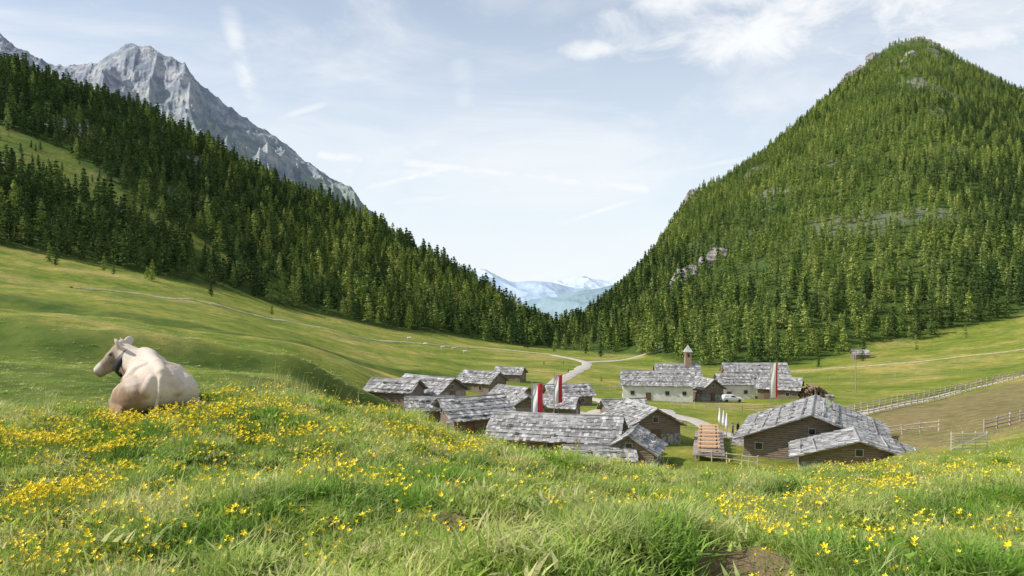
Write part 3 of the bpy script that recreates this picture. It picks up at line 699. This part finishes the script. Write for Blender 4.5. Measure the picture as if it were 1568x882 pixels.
# ------------------------------------------------------------------ organic bodies
def ell(c,r,rot=(0,0,0),seg=20):
    R=Euler(rot).to_matrix() if not isinstance(rot,Matrix) else rot
    V=[];F=[];n=seg;m_=seg//2
    for i in range(m_+1):
        th=math.pi*i/m_
        for j in range(n):
            ph=2*math.pi*j/n;p=R@Vector((r[0]*math.sin(th)*math.cos(ph),r[1]*math.sin(th)*math.sin(ph),r[2]*math.cos(th)))
            V.append(Vector(c)+p)
    for i in range(m_):
        for j in range(n):
            k=(j+1)%n;F.append((i*n+j,(i+1)*n+j,(i+1)*n+k,i*n+k))
    return V,F
class Blob:
    def __init__(s): s.v=[];s.f=[]
    def e(s,c,r,rot=(0,0,0)):
        if isinstance(r,(int,float)): r=(r,r,r)
        V,F=ell(c,r,rot);b=len(s.v);s.v+=V;s.f+=[tuple(b+i for i in f) for f in F]
    def cap(s,pts,n=7):
        for (p0,r0),(p1,r1) in zip(pts[:-1],pts[1:]):
            for i in range(n+1):
                t=i/n;s.e(Vector(p0).lerp(Vector(p1),t),r0+(r1-r0)*t)
    def obj(s,name,mat,parent,vox=.018,it=6):
        o=mesh_obj(name,s.v,s.f,mat,parent,True)
        r=o.modifiers.new('r','REMESH');r.mode='VOXEL';r.voxel_size=vox;r.use_smooth_shade=True
        k=o.modifiers.new('s','SMOOTH');k.factor=.5;k.iterations=it;return o
def cowmat(name,muz,poll):
    m,nt,out=newmat(name);v=objc(nt)
    n1=noise(nt,1.7,4,v);n2=noise(nt,45,4,v,.7)
    sp=N(nt,'ShaderNodeSeparateXYZ');nt.links.new(v,sp.inputs[0])
    mr=lambda s,a,b,c=0,d=1: mrn(nt,s,a,b,c,d)
    def dist(p):
        vd=N(nt,'ShaderNodeVectorMath',operation='DISTANCE');nt.links.new(v,vd.inputs[0]);vd.inputs[1].default_value=p;return vd.outputs['Value']
    c=(.62,.535,.445)
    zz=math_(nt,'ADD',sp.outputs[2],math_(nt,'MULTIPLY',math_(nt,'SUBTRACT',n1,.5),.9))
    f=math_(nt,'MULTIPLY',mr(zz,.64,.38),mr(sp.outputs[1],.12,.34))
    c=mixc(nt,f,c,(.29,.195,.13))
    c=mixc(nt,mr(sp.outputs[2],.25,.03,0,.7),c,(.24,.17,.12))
    c=mixc(nt,math_(nt,'MULTIPLY',mr(n1,.52,.62),.5),c,(.40,.30,.22))
    mid=tuple((Vector(muz)+Vector(poll))/2)
    c=mixc(nt,mr(dist(mid),.40,.28,0,.9),c,(.30,.225,.17))
    c=mixc(nt,mr(dist(tuple(Vector(muz)*.80+Vector(poll)*.20)),.15,.09,0,.85),c,(.62,.55,.48))
    c=mixc(nt,mr(dist(muz),.115,.085),c,(.05,.04,.035))
    c=mixc(nt,.45,c,ramp(nt,n2,[(.3,(.65,.62,.6)),(.7,(1.2,1.2,1.2))]),'MULTIPLY')
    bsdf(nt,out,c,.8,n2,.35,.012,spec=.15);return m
def build_cow(loc,heading,sc):
    cow=D.objects.new('resting_cow',None);cow.location=loc;cow.rotation_euler=(0,0,heading);cow.scale=(sc,)*3;link(cow)
    K=1.15
    poll=Vector((1.05,.37,1.00));hd=Vector((.36,.86,-.78)).normalized();muz=poll+hd*.50*K
    upv=(Vector((0,0,1))-hd*hd.z).normalized();side=hd.cross(upv).normalized()
    CM=cowmat('cow_hide',tuple(muz+hd*.05-upv*.09),tuple(poll))
    b=Blob()
    b.e((0,.02,.42),(.84,.43,.41));b.e((-.05,.06,.30),(.66,.54,.28));b.e((.48,0,.47),(.46,.36,.38));b.e((.52,0,.66),(.34,.19,.24))
    b.e((-.52,0,.46),(.48,.42,.34));b.e((-.55,0,.58),(.38,.36,.22));b.e((-.72,0,.46),(.27,.36,.30));b.e((-.2,0,.62),(.55,.30,.20))
    b.cap([((-.86,0,.69),.085),((-.5,0,.75),.12),((-.1,0,.75),.12),((.3,0,.78),.12),((.58,0,.80),.15),((.75,.05,.80),.17)])
    for s in(-1,1):
        b.cap([((-.34,s*.10,.74),.09),((-.38,s*.29,.68),.085),((-.45,s*.36,.55),.10)],4);b.cap([((-.6,s*.08,.68),.11),((-.88,s*.13,.60),.08),((-.9,s*.2,.45),.10)],4)
        b.e((-.52,s*.28,.36),(.42,.28,.30),(0,.25,0));b.e((-.35,s*.36,.30),(.34,.24,.24),(0,.2,s*.3));b.e((-.15,s*.36,.3),(.4,.2,.24))
        b.cap([((-.30,s*.42,.28),.18),((-.06,s*.50,.19),.14)]);b.cap([((-.06,s*.51,.15),.12),((-.4,s*.54,.13),.10),((-.74,s*.54,.10),.07)])
        b.cap([((-.74,s*.53,.09),.065),((-.48,s*.62,.06),.045),((-.36,s*.64,.05),.055)])
        b.cap([((.6,s*.24,.42),.18),((.75,s*.30,.24),.12),((1.08,s*.30,.12),.078)]);b.cap([((1.08,s*.30,.10),.07),((.75,s*.36,.06),.05),((.64,s*.37,.05),.055)])
    b.e((.80,.03,.42),(.29,.25,.32))
    b.cap([((.56,0,.58),.31),((.72,.09,.65),.265),((.86,.21,.75),.215),((.98,.32,.86),.165)])
    b.cap([((.76,.06,.40),.18),((.91,.22,.58),.155),((1.02,.36,.76),.115)])
    hp=lambda a,u_,s_=0: poll+(hd*a+upv*u_+side*s_)*K
    HR=Matrix((hd,side,upv)).transposed()
    E=lambda c,r: b.e(c,tuple(q*K for q in r),HR)
    E(hp(.08,-.07),(.15,.125,.12));E(hp(.18,-.07),(.16,.115,.10));E(hp(.30,-.085),(.15,.09,.088));E(hp(.40,-.095),(.10,.092,.088))
    E(hp(.47,-.10),(.055,.10,.082));E(hp(.44,-.16),(.08,.07,.038))
    E(hp(.12,-.16),(.14,.09,.11));E(hp(.28,-.16),(.17,.07,.07))
    E(hp(-.02,.015),(.06,.09,.05))
    for s in(-1,1):
        E(hp(.15,-.025,s*.102),(.05,.03,.03))
        base=hp(.02,-.03,s*.10);tip=hp(-.10,.03,s*.34);d=(tip-base).normalized();nn=(hd-d*hd.dot(d)).normalized();zz=d.cross(nn)
        ER=Matrix((d,zz,nn)).transposed()
        b.e(base.lerp(tip,.1),.042);b.e(base.lerp(tip,.5),(.155,.085,.03),ER)
    b.cap([((-.86,0,.70),.055),((-.97,.02,.62),.04),((-1.02,.05,.42),.03),((-1.0,.10,.18),.026),((-.98,.17,.08),.045),((-.98,.28,.05),.035)])
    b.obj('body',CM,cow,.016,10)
    mb=Blob()
    for s in(-1,1): mb.e(hp(.155,-.035,s*.114),(.028,.02,.025),HR)
    mesh_obj('eyes',mb.v,mb.f,GLASS,cow,True)
    mb=Blob()
    for s in(-1,1): mb.e(hp(.505,-.085,s*.045),(.014,.018,.014),HR)
    mesh_obj('nostrils',mb.v,mb.f,DARK,cow,True)
    mb=MB()
    for s in(-1,1):
        p0=hp(-.01,.02,s*.07);p1=hp(-.03,.06,s*.11);p2=hp(-.02,.10,s*.12);mb.cyl(p0,p1,.024,.018,8);mb.cyl(p1,p2,.018,.006,8)
    mb.obj('horns',simple('horn',(.45,.38,.28),.2,8,.5),cow,True)
    c=Vector((.905,.25,.755));ax=(Vector((.98,.32,.88))-Vector((.74,.11,.66))).normalized();a=Vector((0,0,1)).cross(ax).normalized();bb=ax.cross(a);V=[];F=[];n=40
    for i in range(n):
        t=2*math.pi*i/n;d=a*math.cos(t)*.212+bb*(math.sin(t)*.25-.045)
        dn=d.normalized()
        for (rr,k) in((0,-.065),(.014,-.065),(.014,.065),(0,.065)): V.append(c+d+dn*rr+ax*k)
    for i in range(n):
        j=(i+1)%n
        for k in range(4): F.append((i*4+k,i*4+(k+1)%4,j*4+(k+1)%4,j*4+k))
    mesh_obj('collar',V,F,simple('black_leather',(.02,.02,.022),.2,5,.5),cow,True)
    return cow
build_cow((-5.42,12.05,h1(-5.42,12.05)+.02),math.radians(121),.98)
def far_cow(x,y,rot,col,nm):
    e=D.objects.new('grazing_cow',None);e.location=(x,y,h1(x,y));e.rotation_euler=(0,0,rot);link(e)
    b=Blob();b.e((0,0,1.0),(.85,.34,.38));b.e((.55,0,1.05),(.35,.28,.38));b.e((-.65,0,1.08),(.33,.3,.34))
    for sx in(-.7,.6):
        for s in(-1,1):
            b.cap([((sx,s*.18,.95),.15),((sx+(.1 if sx<0 else 0),s*.2,.6),.085),((sx,s*.2,.3),.055),((sx,s*.2,.06),.06)],4)
    b.cap([((.85,0,1.15),.2),((1.2,0,.75),.13)],5);b.cap([((1.2,0,.72),.13),((1.4,0,.3),.08)],5);b.e((1.18,.18,.78),(.04,.12,.05));b.e((1.18,-.18,.78),(.04,.12,.05))
    b.cap([((-.95,0,1.25),.04),((-1.02,0,.6),.03)],6)
    b.obj('body',simple('hide_'+nm,col,.15,2),e,.045,3)
for i,(x,y,r_) in enumerate([(-48,372,0),(-38,350,2.8),(-30,345,.4),(-25.5,352,3.3),(-20,340,.1)]):
    far_cow(x,y,r_,(.72,.66,.58) if i%2==0 else (.6,.52,.42),str(i))
def person(x,y,rot,top,legs,stride):
    e=D.objects.new('hiker',None);e.location=(x,y,h1(x,y)+.2);e.rotation_euler=(0,0,rot);link(e)
    b=Blob()
    for s in(-1,1): b.cap([((0,s*.1,.92),.095),((s*stride*.5,s*.1,.5),.065),((s*stride,s*.1,.08),.045),((s*stride+.13,s*.1,.04),.04)],5)
    b.e((0,0,.95),(.12,.17,.13));b.obj('trousers',legs,e,.02,3)
    b=Blob();b.cap([((0,0,1.0),.135),((0,0,1.22),.15),((0,0,1.4),.13)],5);b.e((0,0,1.38),(.1,.21,.09))
    for s in(-1,1): b.cap([((0,s*.2,1.4),.06),((-.03,s*.25,1.12),.048),((.08,s*.24,.9),.038)],5)
    b.obj('jacket',top,e,.02,3)
    b=Blob();b.cap([((0,0,1.45),.055),((.01,0,1.55),.055)],3);b.e((.01,0,1.64),(.095,.078,.12));b.e((.1,0,1.62),.018)
    for s in(-1,1): b.e((0,s*.08,1.63),(.02,.012,.03));b.cap([((.08,s*.24,.88),.03),((.11,s*.24,.8),.025)],3)
    b.obj('head_and_hands',simple('skin',(.5,.32,.24),.1,3),e,.012,2)
    b=Blob();b.e((-.015,0,1.68),(.1,.085,.1));b.obj('hair',DARK,e,.015,2)
person(30.0,105.8,2.2,DARK,DARK,.12);person(28.9,104.3,-.5,simple('grey_jacket',(.2,.2,.24),.2,3),DARK,.1)
# ------------------------------------------------------------------ rock outcrops
OUTC=simple('outcrop_rock',(.27,.255,.23),.5,.3,.9,1,1.5)
def crag(x,y,r,seed,name='rock_outcrop'):
    V,F=ell((0,0,0),(r,r*.8,r*.75),(0,0,seed),28);P=np.array([tuple(v) for v in V])
    q=ridged(P[:,0]/r*1.4+seed,P[:,1]/r*1.4+P[:,2]/r*2,4,seed);P*= (.65+.55*q)[:,None]
    o=mesh_obj(name,P,F,OUTC);o.location=(x,y,h1(x,y)+r*.05)
for i,(t,y,r_) in enumerate([(.216,560,11),(.228,570,8),(.245,575,11),(.262,585,11),(.208,545,8),(.232,1010,16),(.238,1020,14),(.225,1000,12),(.44,1290,18),(.43,1270,16),(.455,1320,16),(.51,1345,16),(.52,1350,13),(.53,1345,13),(.42,1250,14),(.5,1200,11),(.49,1160,10)]):
    crag(t*y,y,r_,i+3)
# ------------------------------------------------------------------ world, sun, camera
EL=math.radians(40);AZ=math.radians(-95)
S=Vector((math.sin(AZ)*math.cos(EL),math.cos(AZ)*math.cos(EL),math.sin(EL)))
w=D.worlds.new('World');scene.world=w;w.use_nodes=True;nt=w.node_tree;nt.nodes.clear()
out=N(nt,'ShaderNodeOutputWorld');bg=N(nt,'ShaderNodeBackground');bg.inputs[1].default_value=.15
sky=N(nt,'ShaderNodeTexSky',sky_type='NISHITA');sky.sun_disc=False;sky.sun_elevation=EL;sky.sun_rotation=AZ%(2*math.pi);sky.altitude=1700;sky.air_density=1;sky.dust_density=1.2
gen=N(nt,'ShaderNodeTexCoord').outputs['Generated']
def dirv(u,w_): return Vector(((u-784)/1220,1,(441-w_)/1220)).normalized()
def dot(vec):
    d=N(nt,'ShaderNodeVectorMath',operation='DOT_PRODUCT');nt.links.new(gen,d.inputs[0]);d.inputs[1].default_value=vec;return d.outputs['Value']
mrange=lambda v_,a,b_,c_=0,d_=1,sm=True: mrn(nt,v_,a,b_,c_,d_,sm)
def cn(scale,det,sc=(1,1,1),dist=0,rough=.6):
    mp=N(nt,'ShaderNodeMapping');mp.inputs['Scale'].default_value=sc;nt.links.new(gen,mp.inputs[0])
    n_=N(nt,'ShaderNodeTexNoise');n_.inputs['Scale'].default_value=scale;n_.inputs['Detail'].default_value=det;n_.inputs['Roughness'].default_value=rough;n_.inputs['Distortion'].default_value=dist
    nt.links.new(mp.outputs[0],n_.inputs['Vector']);return n_.outputs['Fac']
nz=cn(14,5,(1,1,2.5),.3);veil=cn(3.0,6,(1,1,3.2),.6);nbr=cn(9,7,(1,1,2.0),.5,.62)
mask=mrange(veil,.40,.70,.05,.6)
def contrail(p0,p1,wd,st):
    a=dirv(*p0);b_=dirv(*p1);nn=a.cross(b_).normalized();mid=(a+b_).normalized();ca=mid.dot(a)
    d=math_(nt,'ABSOLUTE',dot(nn));f=mrange(d,wd,0);g_=mrange(dot(mid),ca-.0006,ca+.002)
    k=mrange(nz,.3,.62,.25,1)
    return math_(nt,'MULTIPLY',math_(nt,'MULTIPLY',f,g_),math_(nt,'MULTIPLY',k,st))
for c_ in [((135,0),(200,65),.008,.9),((345,0),(395,185),.020,.75),((550,290),(720,250),.007,1.0),((480,235),(1000,290),.012,.95),((520,260),(960,275),.016,.75),((850,345),(990,300),.005,.85),((400,190),(525,150),.008,.75),((600,310),(830,285),.007,.8),((700,60),(720,230),.03,.35),((1040,262),(1180,235),.005,.6)]:
    mask=math_(nt,'MAXIMUM',mask,contrail(*c_))
def puff(u,v_,au,av,st):
    d=dirv(u,v_);rt=Vector((0,0,1)).cross(d).normalized()*-1;up_=rt.cross(d).normalized()
    a=math_(nt,'DIVIDE',dot(rt),au);b_=math_(nt,'DIVIDE',dot(up_),av)
    r2=math_(nt,'ADD',math_(nt,'MULTIPLY',a,a),math_(nt,'MULTIPLY',b_,b_))
    k=math_(nt,'SUBTRACT',math_(nt,'ADD',1.0,math_(nt,'MULTIPLY',math_(nt,'SUBTRACT',nbr,.5),4.0)),r2)
    k=mrange(k,.0,1.5)
    front=mrange(dot(d),0,.2)
    return math_(nt,'MULTIPLY',math_(nt,'MULTIPLY',k,front),st)
for c_ in [(895,78,.045,.015,.85),(1230,18,.24,.065,1.0),(1470,45,.16,.045,.9),(1100,-10,.18,.06,.95),(760,-10,.10,.03,.3)]:
    mask=math_(nt,'MAXIMUM',mask,puff(*c_))
hs_=N(nt,'ShaderNodeSeparateXYZ');nt.links.new(gen,hs_.inputs[0])
haze=mrange(hs_.outputs[2],.40,-.01,.22,1.0,False)
base=mixc(nt,haze,sky.outputs[0],(5.9,6.35,6.7))
colr=mixc(nt,mask,base,(6.5,6.65,6.75))
nt.links.new(colr,bg.inputs[0]);nt.links.new(bg.outputs[0],out.inputs[0])
L=D.lights.new('sun','SUN');L.energy=5.0;L.angle=math.radians(.5);L.color=(1,.94,.85);lo=link(D.objects.new('sun',L));lo.rotation_euler=S.to_track_quat('Z','Y').to_euler()
cam=D.cameras.new('camera');cam.lens=28;cam.sensor_width=36;cam.clip_start=.1;cam.clip_end=90000
co=link(D.objects.new('camera',cam));co.location=(0,0,0);co.rotation_euler=(math.radians(90),0,0);scene.camera=co
scene.view_settings.view_transform='Standard';scene.view_settings.look='None';scene.view_settings.exposure=0
